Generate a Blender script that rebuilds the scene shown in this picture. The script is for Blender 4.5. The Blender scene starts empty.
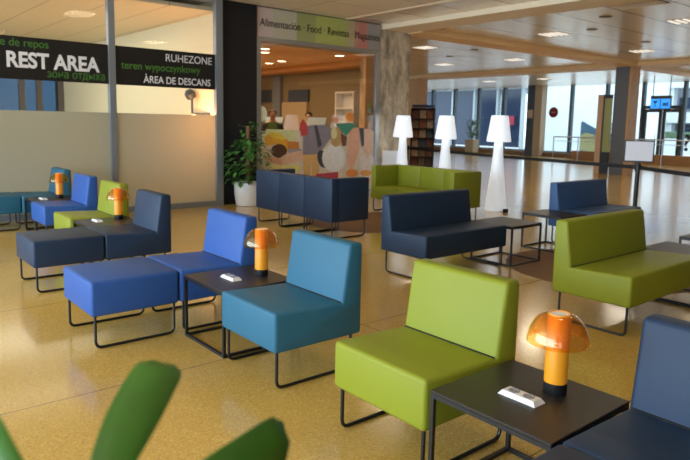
import bpy, bmesh, math, random
from mathutils import Vector, Matrix
random.seed(7)
C = bpy.context.scene.collection
PI = math.pi

# ------------------------------------------------------------------ camera
CF, CYAW, CPITCH, CROLL = 630.54, 0.8753, -0.1292, 0.0195
CPOS = Vector((0.0353, -0.016, 1.5033)); CCY = 205.09
fw = Vector((-math.sin(CYAW)*math.cos(CPITCH), math.cos(CYAW)*math.cos(CPITCH), math.sin(CPITCH)))
rt = fw.cross(Vector((0, 0, 1))).normalized(); up = rt.cross(fw)
r2 = math.cos(CROLL)*rt + math.sin(CROLL)*up
u2 = -math.sin(CROLL)*rt + math.cos(CROLL)*up
cd = bpy.data.cameras.new('camera'); cam = bpy.data.objects.new('camera', cd); C.objects.link(cam)
M = Matrix.Identity(4)
for i in range(3):
    M[i][0] = r2[i]; M[i][1] = u2[i]; M[i][2] = -fw[i]
M[0][3], M[1][3], M[2][3] = CPOS
cam.matrix_world = M
cd.sensor_width = 36; cd.lens = CF*36/690; cd.shift_y = -(230-CCY)/690; cd.clip_end = 300; cd.clip_start = 0.05
cd.dof.use_dof = True; cd.dof.focus_distance = 3.4; cd.dof.aperture_fstop = 4.0
bpy.context.scene.camera = cam

# ------------------------------------------------------------------ light
w = bpy.data.worlds.new('sky'); bpy.context.scene.world = w; w.use_nodes = True
bg = w.node_tree.nodes['Background']
bg.inputs[0].default_value = (0.78, 0.90, 1.0, 1); bg.inputs[1].default_value = 3.5

def area(name, loc, rot, sx, sy, energy, col):
    l = bpy.data.lights.new(name, 'AREA'); l.shape = 'RECTANGLE'; l.size = sx; l.size_y = sy
    l.energy = energy; l.color = col
    o = bpy.data.objects.new(name, l); C.objects.link(o); o.location = loc; o.rotation_euler = rot
    return o
# area lights: assumed daylight from unseen windows behind camera, added daylight at far windows
area('assumed_back_daylight', (-5.5, -6.7, 1.9), (math.radians(90), 0, 0), 17, 3.0, 1150, (0.62, 0.81, 1.0))
area('daylight_far_windows', (-18, 28.6, 1.9), (math.radians(-90), 0, 0), 20, 3.0, 70, (0.80, 0.90, 1.0))
for i, (lx, ly) in enumerate([(-12.2, 12.9), (-8.3, 12.9), (-15.0, 16.9), (-8.4, 17.3), (-5.4, 15.0), (-12, 24.5)]):
    area('hall_luminaire', (lx, ly, 3.57), (0, 0, 0), 0.55, 0.55, 30, (1.0, 0.85, 0.64))
# warm fill over the lounge: area lights added above and around the camera
for i, (lx, ly) in enumerate([(-1.5, -1.5), (-5.5, 0.5), (-2.0, 3.5), (-6.5, 4.2), (-3.2, 7.2), (-7.6, 7.4)]):
    area('lounge_warm_fill', (lx, ly, 3.58), (0, 0, 0), 0.9, 0.5, 34, (1.0, 0.84, 0.58))
V = bpy.context.scene.view_settings
V.view_transform = 'Standard'; V.look = 'None'; V.gamma = 1; V.use_curve_mapping = False
V.exposure = -0.05

# ------------------------------------------------------------------ materials
MATS = {}
def mat(name, col, rough=0.5, metal=0.0, coat=0.0, emis=0.0, ecol=None, noise=0.0, nscale=40, bump=0.0, spec=0.5):
    if name in MATS: return MATS[name]
    m = bpy.data.materials.new(name); m.use_nodes = True; nt = m.node_tree; b = nt.nodes['Principled BSDF']
    b.inputs['Base Color'].default_value = (*col, 1); b.inputs['Roughness'].default_value = rough
    b.inputs['Metallic'].default_value = metal; b.inputs['Coat Weight'].default_value = coat
    b.inputs['Specular IOR Level'].default_value = spec
    if emis:
        b.inputs['Emission Color'].default_value = (*(ecol or col), 1); b.inputs['Emission Strength'].default_value = emis
    if noise or bump:
        tc = nt.nodes.new('ShaderNodeTexCoord'); n = nt.nodes.new('ShaderNodeTexNoise')
        n.inputs['Scale'].default_value = nscale; n.inputs['Detail'].default_value = 4
        nt.links.new(tc.outputs['Object'], n.inputs['Vector'])
        if noise:
            mx = nt.nodes.new('ShaderNodeMix'); mx.data_type = 'RGBA'
            mx.inputs[6].default_value = (*[c*(1-noise) for c in col], 1)
            mx.inputs[7].default_value = (*[min(1, c*(1+noise)) for c in col], 1)
            nt.links.new(n.outputs['Fac'], mx.inputs[0]); nt.links.new(mx.outputs[2], b.inputs['Base Color'])
        if bump:
            bp = nt.nodes.new('ShaderNodeBump'); bp.inputs['Strength'].default_value = bump; bp.inputs['Distance'].default_value = 0.002
            nt.links.new(n.outputs['Fac'], bp.inputs['Height']); nt.links.new(bp.outputs[0], b.inputs['Normal'])
    MATS[name] = m; return m

def glass(name, col, refl=0.04, rough=0.02):
    """thin see-through pane: tinted transparency with a fresnel reflection"""
    m = bpy.data.materials.new(name); m.use_nodes = True; nt = m.node_tree
    for n in list(nt.nodes): nt.nodes.remove(n)
    out = nt.nodes.new('ShaderNodeOutputMaterial'); mix = nt.nodes.new('ShaderNodeMixShader')
    tr = nt.nodes.new('ShaderNodeBsdfTransparent'); gl = nt.nodes.new('ShaderNodeBsdfGlossy'); lw = nt.nodes.new('ShaderNodeLayerWeight')
    pw = nt.nodes.new('ShaderNodeMath'); pw.operation = 'POWER'; pw.inputs[1].default_value = 4.0
    ml = nt.nodes.new('ShaderNodeMath'); ml.operation = 'MULTIPLY'; ml.inputs[1].default_value = 0.7
    ad = nt.nodes.new('ShaderNodeMath'); ad.operation = 'ADD'; ad.use_clamp = True; ad.inputs[1].default_value = refl
    tr.inputs[0].default_value = (*col, 1); gl.inputs[0].default_value = (1, 1, 1, 1); gl.inputs['Roughness'].default_value = rough
    lw.inputs[0].default_value = 0.5
    nt.links.new(lw.outputs['Facing'], pw.inputs[0]); nt.links.new(pw.outputs[0], ml.inputs[0]); nt.links.new(ml.outputs[0], ad.inputs[0]); nt.links.new(ad.outputs[0], mix.inputs[0])
    nt.links.new(tr.outputs[0], mix.inputs[1]); nt.links.new(gl.outputs[0], mix.inputs[2]); nt.links.new(mix.outputs[0], out.inputs[0])
    MATS[name] = m; return m

def ramp_mix(nt, fac, a, b):
    mx = nt.nodes.new('ShaderNodeMix'); mx.data_type = 'RGBA'
    if isinstance(a, tuple): mx.inputs[6].default_value = (*a, 1)
    else: nt.links.new(a, mx.inputs[6])
    if isinstance(b, tuple): mx.inputs[7].default_value = (*b, 1)
    else: nt.links.new(b, mx.inputs[7])
    nt.links.new(fac, mx.inputs[0]); return mx.outputs[2]

def line_mask(nt, sock, period, offset, width):
    """1 where |sock-offset| mod period < width"""
    a = nt.nodes.new('ShaderNodeMath'); a.operation = 'SUBTRACT'; nt.links.new(sock, a.inputs[0]); a.inputs[1].default_value = offset - width/2
    d = nt.nodes.new('ShaderNodeMath'); d.operation = 'WRAP'; nt.links.new(a.outputs[0], d.inputs[0]); d.inputs[1].default_value = period; d.inputs[2].default_value = 0
    l = nt.nodes.new('ShaderNodeMath'); l.operation = 'LESS_THAN'; nt.links.new(d.outputs[0], l.inputs[0]); l.inputs[1].default_value = width
    return l.outputs[0]

def floor_material():
    m = bpy.data.materials.new('polished_terrazzo'); m.use_nodes = True; nt = m.node_tree; b = nt.nodes['Principled BSDF']
    tc = nt.nodes.new('ShaderNodeTexCoord'); sp = nt.nodes.new('ShaderNodeSeparateXYZ'); nt.links.new(tc.outputs['Object'], sp.inputs[0])
    v = nt.nodes.new('ShaderNodeTexVoronoi'); v.inputs['Scale'].default_value = 140; nt.links.new(tc.outputs['Object'], v.inputs['Vector'])
    n = nt.nodes.new('ShaderNodeTexNoise'); n.inputs['Scale'].default_value = 1.3; nt.links.new(tc.outputs['Object'], n.inputs['Vector'])
    base = ramp_mix(nt, n.outputs['Fac'], (0.57, 0.365, 0.085), (0.63, 0.41, 0.100))
    sc = nt.nodes.new('ShaderNodeSeparateColor'); nt.links.new(v.outputs['Color'], sc.inputs[0])
    g1 = nt.nodes.new('ShaderNodeMath'); g1.operation = 'GREATER_THAN'; g1.inputs[1].default_value = 0.80; nt.links.new(sc.outputs[0], g1.inputs[0])
    g2 = nt.nodes.new('ShaderNodeMath'); g2.operation = 'LESS_THAN'; g2.inputs[1].default_value = 0.16; nt.links.new(sc.outputs[1], g2.inputs[0])
    c1 = ramp_mix(nt, g1.outputs[0], base, (0.68, 0.48, 0.15)); c2 = ramp_mix(nt, g2.outputs[0], c1, (0.50, 0.31, 0.075))
    l1 = line_mask(nt, sp.outputs[0], 1.9, -3.4, 0.010); l2 = line_mask(nt, sp.outputs[1], 3.8, 3.05, 0.010)
    mxm = nt.nodes.new('ShaderNodeMath'); mxm.operation = 'MAXIMUM'; nt.links.new(l1, mxm.inputs[0]); nt.links.new(l2, mxm.inputs[1])
    fc = nt.nodes.new('ShaderNodeMath'); fc.operation = 'MULTIPLY'; fc.inputs[1].default_value = 0.75; nt.links.new(mxm.outputs[0], fc.inputs[0])
    col = ramp_mix(nt, fc.outputs[0], c2, (0.13, 0.09, 0.05))
    nt.links.new(col, b.inputs['Base Color'])
    b.inputs['Roughness'].default_value = 0.17; b.inputs['IOR'].default_value = 1.6
    b.inputs['Coat Weight'].default_value = 0.2; b.inputs['Coat Roughness'].default_value = 0.10
    return m

def ceiling_material():
    m = bpy.data.materials.new('metal_ceiling_panels'); m.use_nodes = True; nt = m.node_tree; b = nt.nodes['Principled BSDF']
    tc = nt.nodes.new('ShaderNodeTexCoord'); sp = nt.nodes.new('ShaderNodeSeparateXYZ'); nt.links.new(tc.outputs['Object'], sp.inputs[0])
    l1 = line_mask(nt, sp.outputs[0], 1.0, -4.8, 0.035); l2 = line_mask(nt, sp.outputs[1], 0.34, 0.1, 0.008)
    s = nt.nodes.new('ShaderNodeMath'); s.operation = 'MULTIPLY'; s.inputs[1].default_value = 0.35; nt.links.new(l2, s.inputs[0])
    mm = nt.nodes.new('ShaderNodeMath'); mm.operation = 'MAXIMUM'; nt.links.new(l1, mm.inputs[0]); nt.links.new(s.outputs[0], mm.inputs[1])
    n = nt.nodes.new('ShaderNodeTexNoise'); n.inputs['Scale'].default_value = 0.9; nt.links.new(tc.outputs['Object'], n.inputs['Vector'])
    base = ramp_mix(nt, n.outputs['Fac'], (0.84, 0.74, 0.60), (0.90, 0.80, 0.66))
    nt.links.new(ramp_mix(nt, mm.outputs[0], base, (0.16, 0.12, 0.09)), b.inputs['Base Color'])
    b.inputs['Roughness'].default_value = 0.24; b.inputs['Metallic'].default_value = 0.3
    return m

def concrete_material():
    m = bpy.data.materials.new('bare_concrete'); m.use_nodes = True; nt = m.node_tree; b = nt.nodes['Principled BSDF']
    tc = nt.nodes.new('ShaderNodeTexCoord'); mp = nt.nodes.new('ShaderNodeMapping'); mp.inputs['Scale'].default_value = (1, 1, 0.45)
    nt.links.new(tc.outputs['Object'], mp.inputs[0])
    n = nt.nodes.new('ShaderNodeTexNoise'); n.inputs['Scale'].default_value = 5; n.inputs['Detail'].default_value = 9; n.inputs['Roughness'].default_value = 0.7
    nt.links.new(mp.outputs[0], n.inputs['Vector'])
    r = nt.nodes.new('ShaderNodeValToRGB'); r.color_ramp.elements[0].position = 0.36; r.color_ramp.elements[1].position = 0.66
    r.color_ramp.elements[0].color = (0.27, 0.22, 0.155, 1); r.color_ramp.elements[1].color = (0.80, 0.69, 0.52, 1)
    nt.links.new(n.outputs['Fac'], r.inputs[0]); nt.links.new(r.outputs[0], b.inputs['Base Color'])
    bp = nt.nodes.new('ShaderNodeBump'); bp.inputs['Strength'].default_value = 0.4; bp.inputs['Distance'].default_value = 0.02
    nt.links.new(n.outputs['Fac'], bp.inputs['Height']); nt.links.new(bp.outputs[0], b.inputs['Normal'])
    b.inputs['Roughness'].default_value = 0.85
    return m

def frosted_material():
    m = bpy.data.materials.new('frosted_glass'); m.use_nodes = True; nt = m.node_tree
    for n in list(nt.nodes): nt.nodes.remove(n)
    out = nt.nodes.new('ShaderNodeOutputMaterial'); m1 = nt.nodes.new('ShaderNodeMixShader'); m2 = nt.nodes.new('ShaderNodeMixShader')
    d = nt.nodes.new('ShaderNodeBsdfDiffuse'); t = nt.nodes.new('ShaderNodeBsdfTranslucent'); g = nt.nodes.new('ShaderNodeBsdfGlossy')
    d.inputs[0].default_value = (0.50, 0.51, 0.44, 1); t.inputs[0].default_value = (0.64, 0.64, 0.54, 1); g.inputs['Roughness'].default_value = 0.25
    m1.inputs[0].default_value = 0.5; m2.inputs[0].default_value = 0.05
    nt.links.new(d.outputs[0], m1.inputs[1]); nt.links.new(t.outputs[0], m1.inputs[2]); nt.links.new(m1.outputs[0], m2.inputs[1])
    nt.links.new(g.outputs[0], m2.inputs[2]); nt.links.new(m2.outputs[0], out.inputs[0]); return m

def leather(name, col, rough=0.5):
    return mat(name, col, rough=rough, noise=0.06, nscale=300, bump=0.25, spec=0.35)

TEAL = leather('teal_leatherette', (0.026, 0.138, 0.235))
BLUE = leather('blue_leatherette', (0.026, 0.098, 0.365))
LIME = leather('lime_leatherette', (0.255, 0.292, 0.020))
NAVY = leather('navy_leatherette', (0.015, 0.036, 0.082))
BENCHBLUE = leather('mid_blue_leatherette', (0.045, 0.110, 0.270))
BLACKM = mat('black_powder_coat', (0.010, 0.010, 0.011), 0.38)
TABLETOP = mat('black_brown_tabletop', (0.022, 0.018, 0.016), 0.42, noise=0.15, nscale=200)
WHITEP = mat('white_plastic', (0.80, 0.80, 0.82), 0.35)
DARKHOLE = mat('dark_recess', (0.05, 0.05, 0.05), 0.6)
CHROME = mat('brushed_steel', (0.50, 0.52, 0.54), 0.35, metal=0.85)
ALU = mat('grey_aluminium', (0.26, 0.29, 0.32), 0.45, metal=0.35)
DARKALU = mat('dark_window_frame', (0.035, 0.05, 0.07), 0.5)
CREAM = mat('cream_paint', (0.70, 0.61, 0.40), 0.8)
BLACKW = mat('matte_black_panel', (0.007, 0.007, 0.009), 0.7)
OCHRE = mat('ochre_beam_paint', (0.90, 0.62, 0.32), 0.55, noise=0.05, nscale=3)
BEIGE = mat('beige_beam_paint', (0.92, 0.76, 0.54), 0.5)
WOOD = mat('orange_wood_panel', (0.60, 0.34, 0.13), 0.5, noise=0.25, nscale=9)
BROWNW = mat('brown_wood', (0.22, 0.12, 0.055), 0.5, noise=0.25, nscale=9)
CONC = concrete_material(); FROST = frosted_material()
CLEAR = glass('clear_glass', (0.93, 0.95, 0.95), 0.03)
FARGLASS = glass('far_window_glass', (0.90, 0.95, 0.97), 0.0)
SHOPGLASS = glass('shop_glass', (0.86, 0.84, 0.78), 0.08)
ORANGEGLASS = glass('amber_acrylic', (1.0, 0.80, 0.42), 0.05, 0.05)

# ------------------------------------------------------------------ mesh helpers
def obj(name, bm, m, parent=None, smooth=False, loc=None):
    me = bpy.data.meshes.new(name)
    bmesh.ops.recalc_face_normals(bm, faces=bm.faces)
    bm.to_mesh(me); bm.free()
    if isinstance(m, (list, tuple)):
        for k in m: me.materials.append(k)
    else: me.materials.append(m)
    if smooth:
        for p in me.polygons: p.use_smooth = True
        if smooth != 'all':
            me.set_sharp_from_angle(angle=math.radians(42))
    o = bpy.data.objects.new(name, me); C.objects.link(o)
    if parent is not None: o.parent = parent
    if loc: o.location = loc
    return o

def box(bm, x0, x1, y0, y1, z0, z1, bev=0.0, seg=2, mi=0):
    vs = [bm.verts.new((x, y, z)) for x in (x0, x1) for y in (y0, y1) for z in (z0, z1)]
    idx = [(0, 1, 3, 2), (4, 6, 7, 5), (0, 4, 5, 1), (2, 3, 7, 6), (0, 2, 6, 4), (1, 5, 7, 3)]
    fs = [bm.faces.new([vs[i] for i in f]) for f in idx]
    for f in fs: f.material_index = mi
    if bev:
        es = list({e for f in fs for e in f.edges})
        bmesh.ops.recalc_face_normals(bm, faces=fs)
        r = bmesh.ops.bevel(bm, geom=es, offset=bev, segments=seg, profile=0.5, affect='EDGES', clamp_overlap=True)
        for f in r['faces']: f.material_index = mi
    return fs

def B(*a, **k):
    bm = bmesh.new(); box(bm, *a, **k); return bm

def tube(bm, pts, r, n=8, closed=False):
    pts = [Vector(p) for p in pts]; rings = []
    N = len(pts)
    for i, p in enumerate(pts):
        a = pts[(i-1) % N] if (i > 0 or closed) else p
        b = pts[(i+1) % N] if (i < N-1 or closed) else p
        t = (b-a).normalized()
        ref = Vector((0, 0, 1)) if abs(t.z) < 0.9 else Vector((1, 0, 0))
        if i == 0: u = t.cross(ref).normalized()
        else:
            u = (u - t*u.dot(t)).normalized()
        v = t.cross(u)
        rr = r[i] if isinstance(r, (list, tuple)) else r
        rings.append([bm.verts.new(p + rr*(math.cos(2*PI*k/n)*u + math.sin(2*PI*k/n)*v)) for k in range(n)])
    m = N if closed else N-1
    for i in range(m):
        A, Bq = rings[i], rings[(i+1) % N]
        for k in range(n): bm.faces.new((A[k], A[(k+1) % n], Bq[(k+1) % n], Bq[k]))
    if not closed:
        bm.faces.new(rings[0][::-1]); bm.faces.new(rings[-1])
    return bm

def round_path(pts, r, seg=4):
    """polyline with its inner corners rounded"""
    pts = [Vector(p) for p in pts]; out = [pts[0]]
    for i in range(1, len(pts)-1):
        a = (pts[i-1]-pts[i]).normalized(); b = (pts[i+1]-pts[i]).normalized()
        p0 = pts[i]+a*r; p1 = pts[i]+b*r
        for k in range(seg+1):
            t = k/seg; out.append((1-t)**2*p0 + 2*t*(1-t)*pts[i] + t*t*p1)
    out.append(pts[-1]); return out

def lathe(bm, prof, n=32, cx=0, cy=0, capb=True, capt=True, mi=0):
    rings = [[bm.verts.new((cx+r*math.cos(2*PI*k/n), cy+r*math.sin(2*PI*k/n), z)) for k in range(n)] for r, z in prof]
    fs = []
    for A, Bq in zip(rings, rings[1:]):
        for k in range(n): fs.append(bm.faces.new((A[k], A[(k+1) % n], Bq[(k+1) % n], Bq[k])))
    if capb: fs.append(bm.faces.new(rings[0][::-1]))
    if capt: fs.append(bm.faces.new(rings[-1]))
    for f in fs: f.material_index = mi
    return bm

def prism_x(bm, prof, x0, x1, bev=0.0, seg=3, skip=()):
    """profile of (y,z) points extruded along x, its edges rounded except the profile corners in skip"""
    A = [bm.verts.new((x0, y, z)) for y, z in prof]; Bq = [bm.verts.new((x1, y, z)) for y, z in prof]
    n = len(prof); fs = [bm.faces.new(A), bm.faces.new(Bq[::-1])]
    for i in range(n): fs.append(bm.faces.new((A[i], Bq[i], Bq[(i+1) % n], A[(i+1) % n])))
    bmesh.ops.recalc_face_normals(bm, faces=fs)
    if bev:
        bm.edges.ensure_lookup_table()
        no = set()
        for i in skip:
            no.add(bm.edges.get((A[i], Bq[i])))
            for q in (A, Bq):
                for j in skip:
                    e = bm.edges.get((q[i], q[j])) if i != j else None
                    if e: no.add(e)
        es = [e for e in bm.edges if e not in no]
        bmesh.ops.bevel(bm, geom=es, offset=bev, segments=seg, profile=0.5, affect='EDGES', clamp_overlap=True)
    return bm

def thing(name, label, cat, loc=(0, 0, 0), rz=0, group=None):
    o = bpy.data.objects.new(name, None); C.objects.link(o); o.empty_display_size = 0.1
    o.location = loc; o.rotation_euler = (0, 0, rz); o['label'] = label; o['category'] = cat
    if group: o['group'] = group
    return o
def tag(o, label, cat, group=None, kind=None):
    o['label'] = label; o['category'] = cat
    if group: o['group'] = group
    if kind: o['kind'] = kind
    return o
def struct(name, bm, m, parent=None, **k):
    o = obj(name, bm, m, parent, **k)
    if parent is None: o['kind'] = 'structure'
    return o
def sempty(name):
    o = bpy.data.objects.new(name, None); C.objects.link(o); o['kind'] = 'structure'; return o
def kids(o): return [c for c in bpy.data.objects if c.parent == o]
def dup(src, loc, rz=0, label=None, group=None):
    def cp(o, par):
        c = o.copy(); C.objects.link(c)
        if par is not None: c.parent = par
        for ch in kids(o):
            cp(ch, c)
        return c
    r = cp(src, None); r.location = loc; r.rotation_euler = (0, 0, rz)
    if label: r['label'] = label
    if group: r['group'] = group
    return r

def text(s, size, m, origin, ux, uy, parent=None, name='lettering', align='LEFT', depth=0.001, weight=0.0, sx=1.0):
    """lettering as a thin mesh lying in the plane of ux, uy"""
    cu = bpy.data.curves.new(name, 'FONT'); cu.body = s; cu.size = size; cu.align_x = align; cu.extrude = depth; cu.offset = weight
    t = bpy.data.objects.new(name, cu); C.objects.link(t)
    bpy.context.view_layer.update()
    dg = bpy.context.evaluated_depsgraph_get()
    me = bpy.data.meshes.new_from_object(t.evaluated_get(dg)); bpy.data.objects.remove(t)
    me.name = name; me.materials.clear(); me.materials.append(m)
    ux = Vector(ux); uy = Vector(uy); n = ux.cross(uy)
    R = Matrix.Identity(4)
    for i in range(3): R[i][0] = ux[i]*sx; R[i][1] = uy[i]; R[i][2] = n[i]; R[i][3] = origin[i]
    me.transform(R)
    o = bpy.data.objects.new(name, me); C.objects.link(o)
    if parent is not None: o.parent = parent
    return o

# ------------------------------------------------------------------ room shell
CEIL = 3.6
struct('floor', B(-34, 8, -7, 29.6, -0.2, 0), floor_material())
CM = ceiling_material()
struct('ceiling', B(-34, 8, -7, 29.6, CEIL, CEIL+0.3), CM)
struct('wall_right_blocker', B(7.8, 8, -7, 29.6, 0, CEIL), mat('warm_grey_wall', (0.30, 0.26, 0.21), 0.8))  # unseen wall, added to block sky light coming from the right
struct('wall_left', B(-34.2, -34, 10.4, 29.6, 0, CEIL), mat('warm_grey_wall', (0.3, .26, .21)))
# unseen back wall behind the camera: parapet, lintel and assumed window openings
bm = bmesh.new(); box(bm, -22, 8, -7.1, -6.95, 0, 0.35); box(bm, -22, 8, -7.1, -6.95, 3.45, CEIL)
for k in range(13): box(bm, -22+k*2.45, -21.85+k*2.45, -7.1, -6.95, 0.35, 3.45)
struct('wall_back_assumed', bm, mat('warm_grey_wall', (0.3, .26, .21)))

# beams: painted bands standing a little below the panels
struct('trim_1', B(-20.4, 7.8, 9.40, 10.15, CEIL-0.10, CEIL-0.001), BEIGE)
struct('trim_2', B(-33.9, 7.8, 20.0, 21.1, CEIL-0.12, CEIL-0.001), OCHRE)
struct('trim_3', B(-10.35, -9.70, 10.16, 19.99, CEIL-0.12, CEIL-0.001), OCHRE)
struct('trim_4', B(-10.35, -9.70, 21.11, 29.3, CEIL-0.12, CEIL-0.001), OCHRE)
struct('trim_5', B(-10.0, 7.8, 8.28, 8.36, CEIL-0.03, CEIL-0.001), BEIGE)
# flat plaster soffit of the lounge bay in front of the first beam
def soffit_mat():
    m = bpy.data.materials.new('soffit_panels'); m.use_nodes = True; nt = m.node_tree; b = nt.nodes['Principled BSDF']
    tc = nt.nodes.new('ShaderNodeTexCoord'); sp = nt.nodes.new('ShaderNodeSeparateXYZ'); nt.links.new(tc.outputs['Object'], sp.inputs[0])
    l1 = line_mask(nt, sp.outputs[0], 1.0, -4.8, 0.02); l2 = line_mask(nt, sp.outputs[1], 1.35, 0.2, 0.02)
    mm = nt.nodes.new('ShaderNodeMath'); mm.operation = 'MAXIMUM'; nt.links.new(l1, mm.inputs[0]); nt.links.new(l2, mm.inputs[1])
    nt.links.new(ramp_mix(nt, mm.outputs[0], (0.88, 0.76, 0.59), (0.50, 0.42, 0.30)), b.inputs['Base Color'])
    b.inputs['Roughness'].default_value = 0.5; b.inputs['Metallic'].default_value = 0.15; return m
struct('trim_6', B(-10.0, 7.8, -6.9, 8.279, CEIL-0.02, CEIL-0.001), soffit_mat())

# ---- left: glazed side room
XW = -10.0
struct('wall_side_room_end', B(-19.4, -10.12, 5.50, 5.62, 0, CEIL-0.001), CREAM)
struct('wall_black', B(-10.20, -10.05, 5.49, 6.24, 0, CEIL-0.001), BLACKW)
def rm_ceiling():
    m = bpy.data.materials.new('side_room_ceiling_panels'); m.use_nodes = True; nt = m.node_tree; b = nt.nodes['Principled BSDF']
    tc = nt.nodes.new('ShaderNodeTexCoord'); sp = nt.nodes.new('ShaderNodeSeparateXYZ'); nt.links.new(tc.outputs['Object'], sp.inputs[0])
    l1 = line_mask(nt, sp.outputs[1], 0.8, 3.0, 0.02)
    nt.links.new(ramp_mix(nt, l1, (0.62, 0.57, 0.45), (0.30, 0.26, 0.2)), b.inputs['Base Color']); b.inputs['Roughness'].default_value = 0.6; return m
struct('ceiling_side_room', B(-19.4, -10.12, -6.9, 5.499, 3.38, 3.44), rm_ceiling())
area('side_room_light', (-13.5, 2.2, 3.3), (0, 0, 0), 5, 5, 190, (1.0, 0.95, 0.80))
# far glazing of the side room
bm = bmesh.new()
for yy in (5.42, 4.85, 4.40, 3.4, 2.2, 1.0, -0.4, -1.8, -3.2, -4.6, -6.0): box(bm, -19.38, -19.25, yy-0.07, yy+0.07, 0, 3.379)
box(bm, -19.38, -19.25, -6.9, 5.49, 0, 0.9)
wf = struct('window_1', bm, mat('brown_window_frame', (0.12, 0.10, 0.085), 0.5))
obj('pane', B(-19.34, -19.32, -6.9, 5.49, 0.9, 3.38), glass('blue_glass', (0.13, 0.21, 0.28), 0.05), wf)

# the glass partition: two leaves seen, a third beyond the frame
def leaf(n, y0, y1):
    f = sempty('window_%d' % n)
    bm = bmesh.new()
    box(bm, XW-0.05, XW+0.03, y0, y1, 0, 0.09); box(bm, XW-0.04, XW+0.02, y0, y1, 3.50, CEIL-0.021)
    obj('window_frame', bm, ALU, f)
    obj('frosted_panel', B(XW-0.012, XW, y0, y1, 0.091, 1.595), FROST, f)
    obj('clear_pane', B(XW-0.012, XW, y0, y1, 1.596, 3.499), CLEAR, f)
    return f
leaf(2, 3.62, 5.36); leaf(3, 1.66, 3.52); leaf(4, -0.30, 1.56)
for k, (a, b) in enumerate(((5.361, 5.489), (3.521, 3.619), (1.561, 1.659))):
    struct('trim_%d' % (10+k), B(XW-0.06, XW+0.05, a, b, 0, CEIL-0.021), ALU)
# black lettered film on the two leaves
GREEN = mat('green_lettering', (0.075, 0.23, 0.035), 0.6); WHITEL = mat('white_lettering', (0.85, 0.85, 0.88), 0.6)
FILM = mat('black_film', (0.008, 0.008, 0.009), 0.45)
UX, UY = (0, 1, 0), (0, 0, 1)
XT = XW+0.006
b1 = thing('sign_banner', 'black banner on the left glass reading REST AREA in bold white', 'sign', (0, 0, 0), 0)
obj('banner_film', B(XW+0.001, XW+0.004, 1.66, 3.52, 2.035, 2.635), FILM, b1)
text('centre de repos', 0.160, GREEN, (XT, 1.70, 2.50), UX, UY, b1, sx=0.93)
text('REST AREA', 0.30, WHITEL, (XT, 2.085, 2.21), UX, UY, b1, weight=0.010, sx=0.88)
text('зона отдыха', 0.165, GREEN, (XT, 2.62, 2.085), UX, UY, b1, sx=0.86)
b2 = thing('sign_banner', 'black banner on the right glass reading RUHEZONE and ÀREA DE DESCANS', 'sign', (0, 0, 0), 0)
obj('banner_film', B(XW+0.001, XW+0.004, 3.62, 5.36, 2.035, 2.635), FILM, b2)
text('RUHEZONE', 0.175, WHITEL, (XT, 4.45, 2.455), UX, UY, b2, sx=0.92)
text('teren wypoczynkowy', 0.165, GREEN, (XT, 3.72, 2.292), UX, UY, b2, weight=0.001, sx=0.95)
text('ÀREA DE DESCANS', 0.160, WHITEL, (XT, 4.08, 2.09), UX, UY, b2, weight=0.002, sx=0.87)

# warm spotlight on a wall arm inside the side room
sl = thing('wall_spotlight', 'small spotlight on a bent arm behind the right glass', 'spotlight', (-10.75, 5.5, 1.62))
bm = bmesh.new(); tube(bm, round_path([(0.32, -0.012, 0), (0.0, -0.10, 0), (-0.22, -0.10, 0.0), (-0.22, -0.10, 0.30)], 0.05), 0.022); obj('arm', bm, DARKALU, sl, smooth=True)
bm = bmesh.new(); lathe(bm, [(0.05, -0.02), (0.09, 0.0), (0.10, 0.10), (0.06, 0.15)], 16); o = obj('lamp_head', bm, DARKALU, sl, smooth=True, loc=(-0.24, -0.10, 0.30))
o.rotation_euler = (0.5, 0.2, 0)
bm = bmesh.new(); lathe(bm, [(0.04, 0.0), (0.045, 0.05)], 12); obj('bulb', bm, mat('warm_bulb', (1, .5, .2), emis=12, ecol=(1, 0.45, 0.18)), sl, loc=(-0.10, -0.12, -0.06))
pl = bpy.data.lights.new('spotlight_glow', 'POINT'); pl.energy = 95; pl.color = (1, 0.42, 0.16); pl.shadow_soft_size = 0.08
po = bpy.data.objects.new('spotlight_glow', pl); C.objects.link(po); po.location = (-10.35, 5.1, 1.42)

# ---- shop front
XS = -10.10
struct('wall_shop_fascia', B(-10.30, XS, 6.241, 9.34, 3.04, CEIL-0.021), mat('fascia_grey', (0.36, 0.34, 0.31), 0.6))
fs = thing('shop_sign', 'striped pastel shop sign reading Alimentación Food Revistas Magazines', 'sign', (0, 0, 0))
STR = [(6.27, 6.62, (0.66, 0.52, 0.48)), (6.62, 7.15, (0.58, 0.54, 0.40)), (7.15, 7.60, (0.40, 0.42, 0.16)), (7.60, 8.38, (0.50, 0.54, 0.15)),
       (8.38, 8.60, (0.52, 0.46, 0.24)), (8.60, 8.95, (0.60, 0.30, 0.24)), (8.95, 9.30, (0.38, 0.35, 0.33))]
sm = [mat('sign_stripe_%s' % 'abcdefg'[i], c, 0.5) for i, (_, _, c) in enumerate(STR)]
bm = bmesh.new()
for i, (a, b, c) in enumerate(STR): box(bm, XS+0.001, XS+0.011, a, b, 3.05, 3.575, mi=i)
obj('sign_board', bm, sm, fs)
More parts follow.
